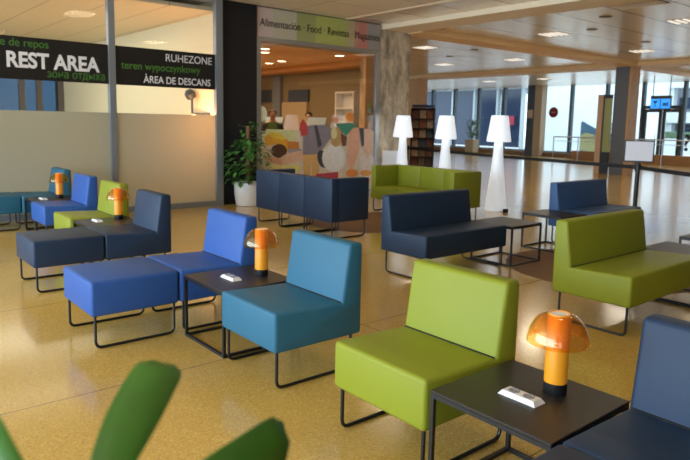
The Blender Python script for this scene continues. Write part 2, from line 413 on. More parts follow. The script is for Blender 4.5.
# curved red petal of the sign
bm = bmesh.new(); pts = [(8.72, 3.56), (8.90, 3.56), (8.93, 3.30), (8.98, 3.06), (8.60, 3.06), (8.74, 3.20)]
vs = [bm.verts.new((XS+0.0125, y, z)) for y, z in pts]; f = bm.faces.new(vs)
r = bmesh.ops.extrude_face_region(bm, geom=[f])
for v in r['geom']:
    if isinstance(v, bmesh.types.BMVert): v.co.x += 0.002
obj('red_petal', bm, mat('sign_red', (0.60, 0.25, 0.20), 0.5), fs)
text('Alimentación · Food · Revistas · Magazines', 0.205, mat('black_lettering', (0.02, 0.02, 0.02), 0.5), (XS+0.018, 6.32, 3.24), UX, UY, fs, sx=0.845, weight=0.0)

sf = sempty('window_5')
bm = bmesh.new()
box(bm, XS-0.06, XS+0.02, 6.25, 6.35, 0, 3.039); box(bm, XS-0.06, XS+0.02, 9.24, 9.34, 0, 3.039); box(bm, XS-0.06, XS+0.02, 6.351, 9.239, 2.97, 3.039)
box(bm, XS-0.06, XS+0.02, 6.351, 9.239, 0, 0.08)
obj('window_frame', bm, CHROME, sf)
obj('pane', B(XS-0.03, XS-0.02, 6.351, 9.239, 0.081, 2.969), SHOPGLASS, sf)
# orange jamb just inside
struct('trim_20', B(XS-0.13, XS-0.07, 9.00, 9.30, 0, 2.90), mat('orange_jamb', (0.85, 0.48, 0.25), 0.6))
# shop interior
struct('ceiling_shop', B(-20.5, XS-0.07, 5.63, 9.45, 2.93, 3.0), mat('orange_ceiling', (0.93, 0.58, 0.34), 0.7))
struct('ceiling_shop_rear', B(-20.5, -10.56, 9.451, 10.0, 2.80, 3.0), mat('orange_bulkhead', (0.62, 0.33, 0.12), 0.7))
OLIVE = mat('olive_wall', (0.22, 0.17, 0.09), 0.6)
struct('wall_shop_side', B(-20.5, -10.56, 10.001, 10.15, 0, 3.0), OLIVE)
struct('wall_shop_back', B(-20.6, -20.5, 5.63, 10.15, 0, 3.0), OLIVE)
area('shop_light', (-13.5, 7.9, 2.9), (0, 0, 0), 4.5, 1.8, 150, (1.0, 0.70, 0.44))
EM = mat('warm_light_disc', (1, 0.85, 0.6), emis=9, ecol=(1, 0.84, 0.58))
src = None
for k, (x, y) in enumerate([(-10.75, 6.85), (-11.3, 7.2), (-12.6, 8.5), (-10.6, 8.62), (-13.3, 8.6), (-12.4, 7.6)]):
    lb = 'round recessed downlight in the orange shop ceiling'
    if src is None:
        src = thing('downlight', lb, 'ceiling light', (x, y, 2.93), 0, 'downlights in the orange shop ceiling')
        bm = bmesh.new(); lathe(bm, [(0.10, -0.012), (0.10, -0.001)], 20); obj('light_disc', bm, EM, src)
        bm = bmesh.new(); lathe(bm, [(0.102, -0.014), (0.125, -0.012), (0.125, -0.001), (0.102, -0.001)], 20, capb=False, capt=False); obj('trim_ring', bm, WHITEP, src)
    else: dup(src, (x, y, 2.93), 0, lb)
# furnishings on the shop's side wall, seen through the glass
bm = B(-15.8, -15.15, 9.95, 10.0, 2.06, 2.40); tag(obj('dark_display', bm, mat('dark_screen', (0.02, 0.02, 0.025), 0.3)), 'dark display panel high on shop wall, left of two', 'display')
bm = B(-14.42, -13.5, 9.95, 10.0, 2.05, 2.36); tag(obj('dark_display', bm, MATS['dark_screen']), 'dark display panel high on shop wall, right of two', 'display')
tag(obj('wall_post', B(-15.14, -14.75, 9.90, 10.0, 0, 2.78), mat('blue_grey_post', (0.16, 0.19, 0.24), 0.5)), 'blue-grey post against the shop side wall', 'post')
tag(obj('wall_panel', B(-14.70, -13.55, 9.93, 9.999, 0, 2.04), mat('tan_panel', (0.42, 0.34, 0.22), 0.6)), 'tan wall panel below the right dark display in shop', 'panel')
sh = thing('wall_shelf', 'white shelving unit with red and dark goods on shop wall', 'shelf', (-11.75, 9.98, 0))
bm = bmesh.new(); box(bm, -0.35, -0.31, -0.25, 0.0, 0.02, 2.25); box(bm, 0.31, 0.35, -0.25, 0, 0.02, 2.25); box(bm, -0.31, 0.31, -0.02, 0, 0.02, 2.25)
obj('cabinet_body', bm, WHITEP, sh)
for z in (0.4, 0.8, 1.2, 1.52, 1.84, 2.22): obj('shelf_board', B(-0.309, 0.309, -0.25, -0.021, z, z+0.03), WHITEP, sh)
bm = bmesh.new(); rnd = random.Random(3)
gm = [mat('goods_red', (0.35, 0.03, 0.03), .5), mat('goods_dark', (0.05, 0.04, 0.03), .5), mat('goods_orange', (0.5, 0.16, 0.03), .5)]
for z in (0.431, 0.831, 1.231, 1.551, 1.871):
    x = -0.30
    while x < 0.22:
        ww = rnd.uniform(0.05, 0.10); box(bm, x, x+ww-0.005, -0.22, -0.06, z, z+rnd.uniform(0.12, 0.2), mi=rnd.randint(0, 2)); x += ww
tag(obj('shop_goods', bm, gm), 'red and dark packs standing on the white shop shelves', 'goods', kind='stuff')
# tilted pale blue screens of the shop counters
def counter_screen(x, y, label):
    t = thing('counter_screen', label, 'screen', (x, y, 0), 0.5)
    obj('screen_base', B(-0.25, 0.25, -0.2, 0.2, 0, 1.05, bev=0.02), mat('counter_grey', (0.3, 0.3, 0.32), 0.5), t)
    bm = bmesh.new(); prism_x(bm, [(-0.22, 1.05), (0.05, 1.62), (0.10, 1.60), (-0.12, 1.05)], -0.24, 0.24, bev=0.01); obj('screen_panel', bm, mat('pale_blue_panel', (0.30, 0.42, 0.58), 0.4), t)
counter_screen(-13.0, 8.55, 'pale blue tilted panel in shop, left of the two')
counter_screen(-11.55, 8.75, 'pale blue tilted panel in shop, nearest the white shelving')

# people in the shop
def person(label, loc, rz, top, skin, hair, trousers, h=1.74, inner=None):
    s = h/1.74
    verts = {'pel': (0, 0, .95), 'wai': (0, .0, 1.10), 'che': (0, 0, 1.32), 'shc': (0, 0, 1.43), 'nek': (0, 0, 1.50), 'hd0': (0, -.01, 1.56), 'hd1': (0, -.015, 1.66), 'hd2': (0, -.005, 1.72)}
    rad = {'pel': (.15, .11), 'wai': (.135, .10), 'che': (.165, .115), 'shc': (.13, .09), 'nek': (.05, .055), 'hd0': (.065, .08), 'hd1': (.078, .095), 'hd2': (.05, .06)}
    E = [('pel', 'wai'), ('wai', 'che'), ('che', 'shc'), ('shc', 'nek'), ('nek', 'hd0'), ('hd0', 'hd1'), ('hd1', 'hd2')]
    for sg, n in ((-1, 'l'), (1, 'r')):
        verts.update({n+'sh': (.17*sg, 0, 1.41), n+'el': (.24*sg, .02, 1.12), n+'wr': (.24*sg, -.06, .88), n+'pa': (.235*sg, -.08, .81),
                      n+'hip': (.09*sg, 0, .88), n+'kn': (.10*sg, -.015, .49), n+'an': (.10*sg, .02, .09), n+'to': (.11*sg, -.14, .04)})
        rad.update({n+'sh': (.065, .065), n+'el': (.045, .045), n+'wr': (.03, .03), n+'pa': (.036, .02), n+'hip': (.09, .095), n+'kn': (.06, .065), n+'an': (.04, .045), n+'to': (.04, .03)})
        E += [('shc', n+'sh'), (n+'sh', n+'el'), (n+'el', n+'wr'), (n+'wr', n+'pa'), ('pel', n+'hip'), (n+'hip', n+'kn'), (n+'kn', n+'an'), (n+'an', n+'to')]
        for q in range(4):
            k = n+'f%d' % q; verts[k] = ((.235+(-.024+.016*q)*0.3)*sg, -.105+.018*q, .73+.006*abs(q-1.5)); rad[k] = (.009, .009); E.append((n+'pa', k))
        k = n+'th'; verts[k] = (.215*sg, -.125, .79); rad[k] = (.010, .010); E.append((n+'pa', k))
    names = list(verts); me = bpy.data.meshes.new('person')
    me.from_pydata([tuple(c*s for c in verts[n]) for n in names], [(names.index(a), names.index(b)) for a, b in E], [])
    o = bpy.data.objects.new('person_tmp', me); C.objects.link(o)
    md = o.modifiers.new('s', 'SKIN'); md.use_smooth_shade = True
    for i, n in enumerate(names):
        sv = me.skin_vertices[0].data[i]; sv.radius = tuple(r*s for r in rad[n]); sv.use_root = (n == 'pel')
    sb = o.modifiers.new('u', 'SUBSURF'); sb.levels = 1; sb.render_levels = 1
    bpy.context.view_layer.update(); dg = bpy.context.evaluated_depsgraph_get()
    bmv = bpy.data.meshes.new_from_object(o.evaluated_get(dg)); bpy.data.objects.remove(o)
    bmv.name = 'person'; bmv.materials.clear()
    for m in (skin, top, trousers, mat('dark_shoe', (0.02, 0.015, 0.01), .5), inner or top): bmv.materials.append(m)
    for p in bmv.polygons:
        c = p.center/s; p.use_smooth = True
        if c.z > 1.475 or (abs(c.x) > .17 and c.z < .90 and c.z > .6): p.material_index = 0
        elif c.z > .93: p.material_index = 4 if (abs(c.x) < 0.075 and p.normal.y < -0.2) else 1
        elif c.z > .10: p.material_index = 2
        else: p.material_index = 3
    body = bpy.data.objects.new('person', bmv); C.objects.link(body); tag(body, label, 'person'); body.location = loc; body.rotation_euler = (0, 0, rz)
    # hair cap, nose, ears, eyes
    bm = bmesh.new(); bmesh.ops.create_uvsphere(bm, u_segments=16, v_segments=10, radius=1)
    for v in list(bm.verts):
        if v.co.z < -0.15 or (v.co.y < -0.45 and v.co.z < 0.45): bm.verts.remove(v)
    for v in bm.verts: v.co = Vector((v.co.x*.090, v.co.y*.104+.004, v.co.z*.105+1.655))*s
    obj('hair', bm, hair, body, smooth='all')
    bm = bmesh.new(); bmesh.ops.create_cone(bm, cap_ends=True, segments=8, radius1=.018*s, radius2=.006*s, depth=.045*s, matrix=Matrix.Translation(Vector((0, -.112, 1.632))*s))
    obj('nose', bm, skin, body, smooth='all')
    for sg in (-1, 1):
        bm = bmesh.new(); bmesh.ops.create_icosphere(bm, subdivisions=1, radius=.009*s, matrix=Matrix.Translation(Vector((.03*sg, -.100, 1.655))*s)); obj('eye', bm, DARKHOLE, body)
    bm = bmesh.new(); box(bm, -.025*s, .025*s, -.108*s, -.098*s, 1.587*s, 1.595*s); obj('mouth', bm, mat('lip', (.3, .1, .08)), body)
    return body
SKIN = mat('skin', (0.50, 0.28, 0.18), .5)
person('person in shop wearing a black jacket over a green top', (-11.85, 7.77, 0), 0.9, mat('black_jacket', (0.015, 0.015, 0.02), .7), SKIN, mat('brown_hair', (0.06, 0.03, 0.015), .6), mat('dark_trousers', (0.03, 0.03, 0.04), .8), 1.76, mat('green_top', (0.10, 0.22, 0.05), .7))
person('person in shop in a plain dark top', (-12.45, 9.2, 0), 0.6, mat('dark_top', (0.02, 0.018, 0.02), .7), SKIN, mat('black_hair', (0.015, 0.01, 0.01), .6), MATS['dark_trousers'], 1.74)

# printed collage on the lower shop glass (flat film)
def plane_pt(px, py, X):
    d = fw*CF + r2*(px-345) - u2*(py-CCY)
    t = (X-CPOS.x)/d.x; return CPOS.y+d.y*t, CPOS.z+d.z*t
gb = thing('window_graphic', 'colourful collage film of hands, oranges and a shopper on shop glass', 'window graphic', (0, 0, 0))
def ell(cx, cy, rx, ry, n=20, a=0): return [(cx+rx*math.cos(t)*math.cos(a)-ry*math.sin(t)*math.sin(a), cy+rx*math.cos(t)*math.sin(a)+ry*math.sin(t)*math.cos(a)) for t in [2*PI*k/n for k in range(n)]]
SH = [((0.66, 0.56, 0.44), [(264, 131), (374, 131), (375, 185), (262, 185)]),
      ((0.60, 0.60, 0.30), [(266, 129), (295, 130), (296, 142), (266, 143)]),
      ((0.75, 0.70, 0.50), ell(262, 114, 5, 8)),
      ((0.80, 0.36, 0.03), [(264, 138), (270, 133), (280, 134), (288, 140), (289, 151), (283, 153), (276, 144), (266, 146)]),
      ((0.80, 0.50, 0.06), ell(277, 136, 9, 3, a=0.3)),
      ((0.55, 0.20, 0.04), [(287, 141), (299, 142), (299, 149), (288, 149)]),
      ((0.30, 0.30, 0.32), [(288, 149), (302, 149), (302, 154), (288, 154)]),
      ((0.09, 0.035, 0.02), ell(279, 151, 8, 7)),
      ((0.62, 0.34, 0.20), [(266, 155), (272, 157), (282, 159), (283, 165), (270, 163), (265, 160)]),
      ((0.72, 0.44, 0.30), [(281, 157), (288, 153), (304, 150), (304, 160), (290, 164), (283, 166)]),
      ((0.75, 0.62, 0.20), [(268, 165), (300, 165), (300, 171), (270, 172)]),
      ((0.62, 0.38, 0.14), [(303, 152), (319, 152), (319, 180), (312, 180), (311, 160), (310, 180), (304, 180)]),
      ((0.24, 0.21, 0.25), [(303, 127), (312, 125), (326, 125), (333, 130), (331, 138), (325, 146), (319, 154), (303, 155)]),
      ((0.07, 0.065, 0.08), [(314, 125), (317, 125), (322, 145), (318, 148)]),
      ((0.05, 0.05, 0.065), ell(322.5, 159, 5, 9, a=-0.25)),
      ((0.50, 0.06, 0.06), [(300, 124), (303, 119), (307, 124), (308, 135), (301, 136)]),
      ((0.80, 0.78, 0.70), ell(334, 158, 12, 14)),
      ((0.45, 0.30, 0.12), ell(337, 137, 6, 10, a=0.2)),
      ((0.70, 0.60, 0.32), ell(334, 133, 3, 6)),
      ((0.05, 0.24, 0.16), [(336, 124), (350, 123), (357, 125), (352, 130), (346, 136), (341, 131)]),
      ((0.16, 0.05, 0.03), [(341, 133), (347, 137), (346, 146), (342, 146)]),
      ((0.70, 0.36, 0.24), [(349, 133), (353, 128), (359, 128), (360, 146), (356, 160), (351, 172), (347, 160), (348, 146)]),
      ((0.06, 0.06, 0.08), [(359, 128), (364, 128), (364, 145), (362, 147)]),
      ((0.74, 0.44, 0.32), [(364, 129), (371, 129), (372, 152), (367, 156), (364, 150)]),
      ((0.70, 0.58, 0.52), [(360, 158), (374, 156), (374, 178), (358, 178)]),
      ((0.80, 0.24, 0.05), ell(352, 173, 6, 4)), ((0.80, 0.34, 0.08), ell(366, 173, 6, 3)),
      ((0.45, 0.05, 0.08), [(316, 174), (338, 172), (338, 182), (314, 182)]),
      ((0.80, 0.35, 0.22), ell(336, 120, 3, 3)), ((0.80, 0.25, 0.05), ell(350, 117, 4, 5))]
pm = [mat('print_ink_%d' % i, tuple(min(.95, v*1.25) for v in c), 0.55, noise=0.22, nscale=14) for i, (c, _) in enumerate(SH)]
bm = bmesh.new()
for i, (c, pts) in enumerate(SH):
    X = XS-0.019+0.0006*i; q = [plane_pt(px, py, X) for px, py in pts]
    q = [(min(max(y, 6.352), 9.238), max(z, 0.09)) for y, z in q]
    if i == 0: q = [(6.36, q[0][1]), (9.235, q[1][1]), (9.235, 0.09), (6.36, 0.09)]
    try: f = bm.faces.new([bm.verts.new((X, y, z)) for y, z in q]); f.material_index = i
    except ValueError: pass
for f in bm.faces: f.normal_update()
obj('printed_film', bm, pm, gb)
for (y, z, c, n) in ((9.08, 1.90, (0.20, 0.24, 0.03), 'yellow green'), (9.08, 1.775, (0.22, 0.30, 0.20), 'grey green')):
    bm = bmesh.new(); lathe(bm, [(0.055, 0), (0.055, 0.004)], 20); o = obj('round_sticker', bm, mat('sticker_'+n.replace(' ', '_'), c, .5)); o.rotation_euler = (0, PI/2, 0); o.location = (XS-0.018, y, z)
    tag(o, 'round %s sticker on the glass beside the shop jamb' % n, 'sticker')
o = obj('square_sticker', B(XS-0.019, XS-0.015, 9.03, 9.12, 1.57, 1.67), mat('sticker_grey', (0.35, 0.33, 0.33), .5)); tag(o, 'small grey square sticker below the round stickers', 'sticker')

# concrete pillar and the other columns
struct('column_concrete', B(-10.75, XS, 9.345, 10.26, 0, CEIL-0.101, bev=0.01, seg=1), CONC)
tag(obj('notice_box', B(-0.17, 0.17, -0.06, 0.06, 0, 0.93, bev=0.01), WHITEP, loc=(-9.92, 9.55, 0)), 'plain white upright box standing at foot of concrete pillar', 'box').rotation_euler = (0, 0, 0.8)
cg = struct('column_grey', B(-10.44, -9.97, 20.10, 20.62, 0, CEIL-0.121), mat('blue_grey_paint', (0.13, 0.15, 0.175), 0.5))
obj('wood_cladding', B(-9.969, -9.90, 20.09, 20.66, 0, CEIL-0.122), WOOD, cg)
struct('column_wood', B(-20.0, -19.2, 19.98, 20.6, 0, CEIL-0.121), WOOD)
struct('column_notice', B(-19.36, -18.91, 28.3, 28.75, 0, CEIL-0.001), DARKALU)
struct('column_light', B(-18.909, -18.50, 28.3, 28.75, 0, CEIL-0.001), mat('pale_wood', (0.48, 0.36, 0.24), .5))
tag(obj('wall_notice', B(-19.28, -18.98, 28.27, 28.299, 1.95, 2.37), mat('notice_paper', (0.6, 0.45, 0.38), .6)), 'small pale notice on the dark column between far windows', 'notice')
# wooden portal beside the grey column
pt = thing('wooden_portal', 'tall wooden frame with a pale green panel beside grey column', 'portal', (-10.96, 20.05, 0))
obj('portal_side', B(0, 0.19, 0, 0.10, 0, 2.60), mat('pink_wood', (0.62, 0.40, 0.26), .5), pt)
obj('portal_side', B(0.191, 0.25, 0.0, 0.12, 0, 2.60), DARKALU, pt)
obj('panel', B(0.251, 0.50, 0.0, 0.03, 0.72, 2.48), mat('pale_green_panel', (0.36, 0.40, 0.17), .5), pt)
obj('plinth', B(0.251, 0.50, -0.02, 0.04, 0, 0.719), DARKALU, pt)
obj('portal_top', B(0.251, 0.50, 0.0, 0.04, 2.481, 2.60), DARKALU, pt)

# ---- far window wall
YW = 29.2
mull = [-33.9, -32.1, -30.3, -28.5, -26.7, -24.95, -23.15, -21.4, -19.6, -17.35, -15.5, -13.75, -11.95, -10.1, -8.3, -6.5, -4.7, -2.9, -1.1]
for k, (a, b) in enumerate(zip(mull, mull[1:])):
    f = sempty('window_%d' % (20+k))
    bm = bmesh.new(); box(bm, a-0.06, a+0.06, YW-0.12, YW+0.12, 0, CEIL-0.001)
    if k != 11: box(bm, a+0.061, b-0.061, YW-0.05, YW+0.05, 0, 0.28)
    obj('window_frame', bm, mat('slate_mullion', (0.06, 0.085, 0.11), .5), f)
    if k != 11: obj('pane', B(a+0.061, b-0.061, YW-0.01, YW+0.0, 0.281, CEIL-0.001), FARGLASS, f)
    else: obj('pane', B(a+0.061, b-0.061, YW-0.01, YW+0.0, 2.56, CEIL-0.001), FARGLASS, f)
struct('wall_far_right', B(-1.0, 7.8, YW, YW+0.2, 0, CEIL-0.001), MATS['warm_grey_wall'])
struct('baseboard_far', B(-33.9, -13.9, YW-0.55, YW-0.13, 0, 0.22), BROWNW)
struct('baseboard_far_right', B(-11.7, -1.0, YW-0.55, YW-0.13, 0, 0.22), BROWNW)
dr = sempty('door_1')
for a, b in ((-13.68, -12.87), (-12.83, -12.02)):
    bm = bmesh.new(); box(bm, a, a+0.13, YW-0.06, YW+0.02, 0.02, 2.40); box(bm, b-0.13, b, YW-0.06, YW+0.02, 0.02, 2.40)
    box(bm, a+0.131, b-0.131, YW-0.06, YW+0.02, 0.02, 0.28); box(bm, a+0.131, b-0.131, YW-0.06, YW+0.02, 2.26, 2.40)
    lf = obj('door_leaf', bm, BLACKM, dr); obj('pane', B(a+0.131, b-0.131, YW-0.03, YW-0.02, 0.281, 2.259), FARGLASS, lf)
    bm = bmesh.new(); hx = b-0.20 if a < -13 else a+0.20; tube(bm, [(hx, YW-0.12, 0.9), (hx, YW-0.12, 1.3)], 0.015); obj('door_handle', bm, CHROME, lf)
obj('door_lintel', B(-13.68, -12.02, YW-0.06, YW+0.02, 2.41, 2.559), BLACKM, dr)
tag(obj('round_sticker', lathe(bmesh.new(), [(0.27, 0), (0.27, 0.006)], 28), mat('red_sticker', (0.30, 0.02, 0.02), .5)), 'round dark red sticker on a far window pane', 'sticker')
st = bpy.data.objects[-1] if False else [o for o in bpy.data.objects if o.get('label') == 'round dark red sticker on a far window pane'][0]
st.rotation_euler = (PI/2, 0, 0); st.location = (-18.35, YW-0.012, 2.26)
bm = bmesh.new(); box(bm, -0.13, 0.13, 0.03, 0.09, -0.008, -0.001); obj('white_bar', bm, mat('pink_bar', (0.6, 0.25, 0.22), .5), st).location = (0, -0.06, 0.016)
text('?', 1.0, mat('question_black', (0.01, 0.01, 0.015), .5), (-11.88, YW-0.02, 0.60), (1, 0, 0), (0, 0, 1), None, 'question_mark', weight=0.02)
tag([o for o in bpy.data.objects if o.name.startswith('question_mark')][0], 'large black question mark on the glass at far right', 'sign')

# hanging screen
hs = thing('hanging_screen', 'black hanging sign with two bright blue pictogram panels', 'sign', (-11.55, 26, 0))
obj('housing', B(-0.40, 0.40, -0.04, 0.06, 2.29, 2.84, bev=0.01), BLACKM, hs)
PB = mat('blue_backlit', (0.02, 0.22, 0.75), emis=1.1, ecol=(0.03, 0.30, 0.90))
PD = mat('picto_dark', (0.0, 0.03, 0.15), .5)
for s, nm in ((-1, 0), (1, 1)):
    c = s*0.2
    pn = obj('pictogram_panel', B(c-0.18, c+0.18, -0.055, -0.041, 2.33, 2.71), PB, hs)
    bm = bmesh.new()
    if s < 0:
        for pts in ([(-.11, 2.63), (.11, 2.63), (.015, 2.52), (-.015, 2.52)], [(-.012, 2.52), (.012, 2.52), (.012, 2.42), (-.012, 2.42)], [(-.06, 2.42), (.06, 2.42), (.06, 2.40), (-.06, 2.40)]):
            bm.faces.new([bm.verts.new((c+x, -0.057, z)) for x, z in pts])
    else:
        for pts in ([(-.13, 2.47), (.13, 2.47), (.13, 2.43), (-.13, 2.43)], [(-.10, 2.55), (.04, 2.55), (.04, 2.48), (-.10, 2.48)], [(.05, 2.57), (.11, 2.57), (.11, 2.48), (.05, 2.48)]):
            bm.faces.new([bm.verts.new((c+x, -0.057, z)) for x, z in pts])
    obj('pictogram', bm, PD, pn)
for s in (-1, 1):
    bm = bmesh.new(); tube(bm, [(0.33*s, 0, 2.83), (0.33*s, 0, CEIL-0.001)], 0.018); obj('hanging_rod', bm, DARKALU, hs)

# steel railing before the far windows
rl = thing('steel_railing', 'long brushed steel handrail in front of the far windows', 'railing', (0, 27.2, 0))
bm = bmesh.new(); tube(bm, [(-17.0, 0, 1.06), (-8, 0, 1.06)], 0.028); obj('top_rail', bm, CHROME, rl)
bm = bmesh.new(); tube(bm, [(-17.0, 0, 0.86), (-8, 0, 0.86)], 0.014); obj('mid_rail', bm, CHROME, rl)
for k in range(8):
    bm = bmesh.new(); tube(bm, [(-17.0+k*1.28, 0, 0), (-17.0+k*1.28, 0, 1.06)], 0.025); obj('rail_post', bm, CHROME, rl)
struct('wall_ramp', B(-16.2, -8.0, 27.5, 27.62, 0, 0.42), mat('ramp_wood', (0.40, 0.20, 0.08), .5))

# ceiling fittings
LUM = mat('luminaire_tube', (1, 0.93, 0.8), emis=1.0, ecol=(1, 0.93, 0.82))
src = None
LL = [(-12.15, 12.9), (-15.0, 16.9), (-12.2, 17.05), (-8.26, 12.95), (-8.3, 17.3), (-5.45, 13.05), (-5.4, 17.3), (-16.0, 24.6), (-12.0, 24.6), (-8.3, 24.6), (-19.0, 13.0), (-19, 24.6)]
for k, (x, y) in enumerate(LL):
    lb = 'recessed louvred luminaire in the metal panel ceiling'
    if src is None:
        src = thing('ceiling_luminaire', lb, 'ceiling light', (x, y, CEIL), 0, 'recessed luminaires in the hall ceiling')
        bm = bmesh.new()
        for a in (-0.21, -0.07, 0.07, 0.21): box(bm, a-0.026, a+0.026, -0.24, 0.24, -0.016, -0.006)
        obj('light_tube', bm, LUM, src)
        obj('luminaire_frame', B(-0.28, 0.28, -0.28, 0.28, -0.005, -0.001), mat('luminaire_grey', (0.5, 0.45, 0.38), .4), src)
    else: dup(src, (x, y, CEIL), 0, lb)
src = None
for x, y in [(-7.3, 12.9), (-5.9, 17.1), (-7.4, 15.6), (-13.2, 15.1), (-11.5, 14.2), (-16.2, 25.2), (-6.3, 11.6)]:
    if src is None:
        src = thing('ceiling_speaker', 'small round grey ceiling speaker in the metal panels', 'speaker', (x, y, CEIL), 0, 'small round fittings in the hall ceiling')
        bm = bmesh.new(); lathe(bm, [(0.02, -0.02), (0.10, -0.015), (0.12, -0.001)], 16); obj('speaker_grille', bm, mat('grille_grey', (0.16, 0.13, 0.10), .6), src)
    else: dup(src, (x, y, CEIL))
vt = thing('ceiling_vent', 'square dark ventilation grille in the ceiling near top right', 'vent', (-5.3, 10.75, CEIL))
obj('backing', B(-0.42, 0.42, -0.34, 0.34, -0.006, -0.001), MATS['grille_grey'], vt)
bm = bmesh.new()
for k in range(9): box(bm, -0.40, 0.40, -0.31+k*0.075, -0.29+k*0.075, -0.016, -0.007)
obj('grille', bm, BEIGE, vt)

# ------------------------------------------------------------------ outdoors, beyond the far windows
struct('ground_outside', B(-90, 30, 29.6, 90, -0.35, -0.25), mat('pale_paving', (0.62, 0.62, 0.60), .8))
# pale walled building on the left with a dark glazed stretch
ob = thing('terminal_building', 'pale stone building outside with a dark glazed ground floor', 'building', (0, 0, 0))
obj('stone_wall', B(-24.6, -17.6, 36.5, 40.5, -0.25, 9), mat('pale_stone', (0.72, 0.76, 0.76), .8, noise=0.08, nscale=2), ob)
obj('roof_edge', B(-50, -24.61, 35.0, 44, 4.1, 4.9), mat('white_render', (0.72, 0.75, 0.77), .7), ob)
gz = mat('dark_blue_glazing', (0.03, 0.045, 0.085), .15)
for k in range(8):
    x = -25.0-k*2.0; o = obj('glazing_bay', B(x-1.85, x-0.12, 36.2, 36.35, 0.1, 4.0), gz, ob)
    obj('glazing_mullion', B(x-0.11, x+0.02, 36.0, 36.35, -0.25, 4.05), mat('white_mullion', (0.5, 0.55, 0.58), .5), o)
o = obj('red_placard', B(-25.9, -25.55, 35.9, 36.0, 1.6, 2.2), mat('red_card', (0.40, 0.03, 0.06), .5)); tag(o, 'small red card on the outside dark glazing', 'card')
# white building with window bands on the right
wb = thing('office_building', 'white building outside with grey window bands, behind the doors', 'building', (0, 0, 0))
WR = MATS['white_render']
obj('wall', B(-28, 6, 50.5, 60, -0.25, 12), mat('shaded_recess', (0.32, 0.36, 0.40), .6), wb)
for z0, z1 in ((-0.25, 0.6), (2.0, 2.8), (4.6, 5.6), (7.6, 8.6), (10.4, 12)): obj('white_band', B(-28, 6, 49.4, 50.49, z0, z1), WR, wb)
for k in range(12):
    obj('pier', B(-27+k*2.7, -26.6+k*2.7, 49.7, 50.48, -0.25, 12), WR, wb)
for z0 in (0.9, 2.95, 5.8):
    for k in range(11):
        obj('window', B(-26.4+k*2.7, -24.5+k*2.7, 50.3, 50.49, z0+0.1, z0+0.95), gz, wb)
tag(obj('garden_wall', B(-24, 2, 47.5, 47.8, -0.25, 0.85), WR), 'low white wall outside before the office building', 'wall')
tag(obj('low_hedge', B(-24, 2, 47.85, 48.4, -0.25, 1.35, bev=0.1), mat('hedge_green', (0.10, 0.16, 0.09), .9, noise=.4, nscale=6)), 'low green hedge outside behind the low white wall', 'hedge')
# playground style panel outside: blue wave and yellow shapes
pp = thing('play_panel', 'blue wave shaped outdoor panel with yellow and orange shapes', 'panel', (-18.4, 32, 0))
def flat_y(pts, y0, y1):
    bm = bmesh.new(); A = [bm.verts.new((x, y0, z)) for x, z in pts]; Bq = [bm.verts.new((x, y1, z)) for x, z in pts]
    bm.faces.new(A); bm.faces.new(Bq[::-1])
    for i in range(len(pts)): bm.faces.new((A[i], A[(i+1) % len(pts)], Bq[(i+1) % len(pts)], Bq[i]))
    return bm
obj('wave', flat_y([(0, -0.25), (2.9, -0.25), (2.9, 1.05), (2.2, 1.10), (1.4, 1.25), (0.7, 1.55), (0.1, 1.85), (0, 1.8)], 0, 0.06), mat('wave_blue', (0.10, 0.20, 0.30), .5), pp)
obj('yellow_shape', flat_y([(0.05, 0.3), (0.9, 0.2), (1.0, 0.8), (0.8, 1.15), (0.3, 1.25), (0.05, 1.1)], -0.03, -0.001), mat('shape_yellow', (0.50, 0.46, 0.22), .5), pp)
obj('orange_shape', flat_y([(1.0, 0.2), (1.7, 0.2), (1.9, 0.6), (1.5, 0.8), (1.1, 0.6)], -0.03, -0.001), mat('shape_orange', (0.5, 0.28, 0.12), .5), pp)
te = thing('outdoor_lettering', 'grey free-standing letters TE seen outside, beside the blue wave', 'sign', (-18.2, 33.5, 0))
text('TE', 0.95, mat('letter_grey', (0.25, 0.27, 0.28), .5), (0, 0, 1.15), (1, 0, 0), (0, 0, 1), te, depth=0.05)
obj('letter_plinth', B(-0.1, 1.3, 0.05, 0.2, -0.25, 1.14), MATS['white_render'], te)

# ------------------------------------------------------------------ round rugs
RUG = mat('brown_carpet', (0.27, 0.155, 0.085), 0.95, noise=0.2, nscale=60, bump=0.5)
for x, y, lb in ((-7.10, 6.50, 'round brown rug between the navy and lime sofas'), (-3.30, 6.45, 'round brown rug under the black tables behind lime bench')):
    bm = bmesh.new(); lathe(bm, [(1.04, 0.0002), (1.04, 0.0012), (1.035, 0.0018)], 64); o = obj('round_rug', bm, RUG, loc=(x, y, 0)); tag(o, lb, 'rug')

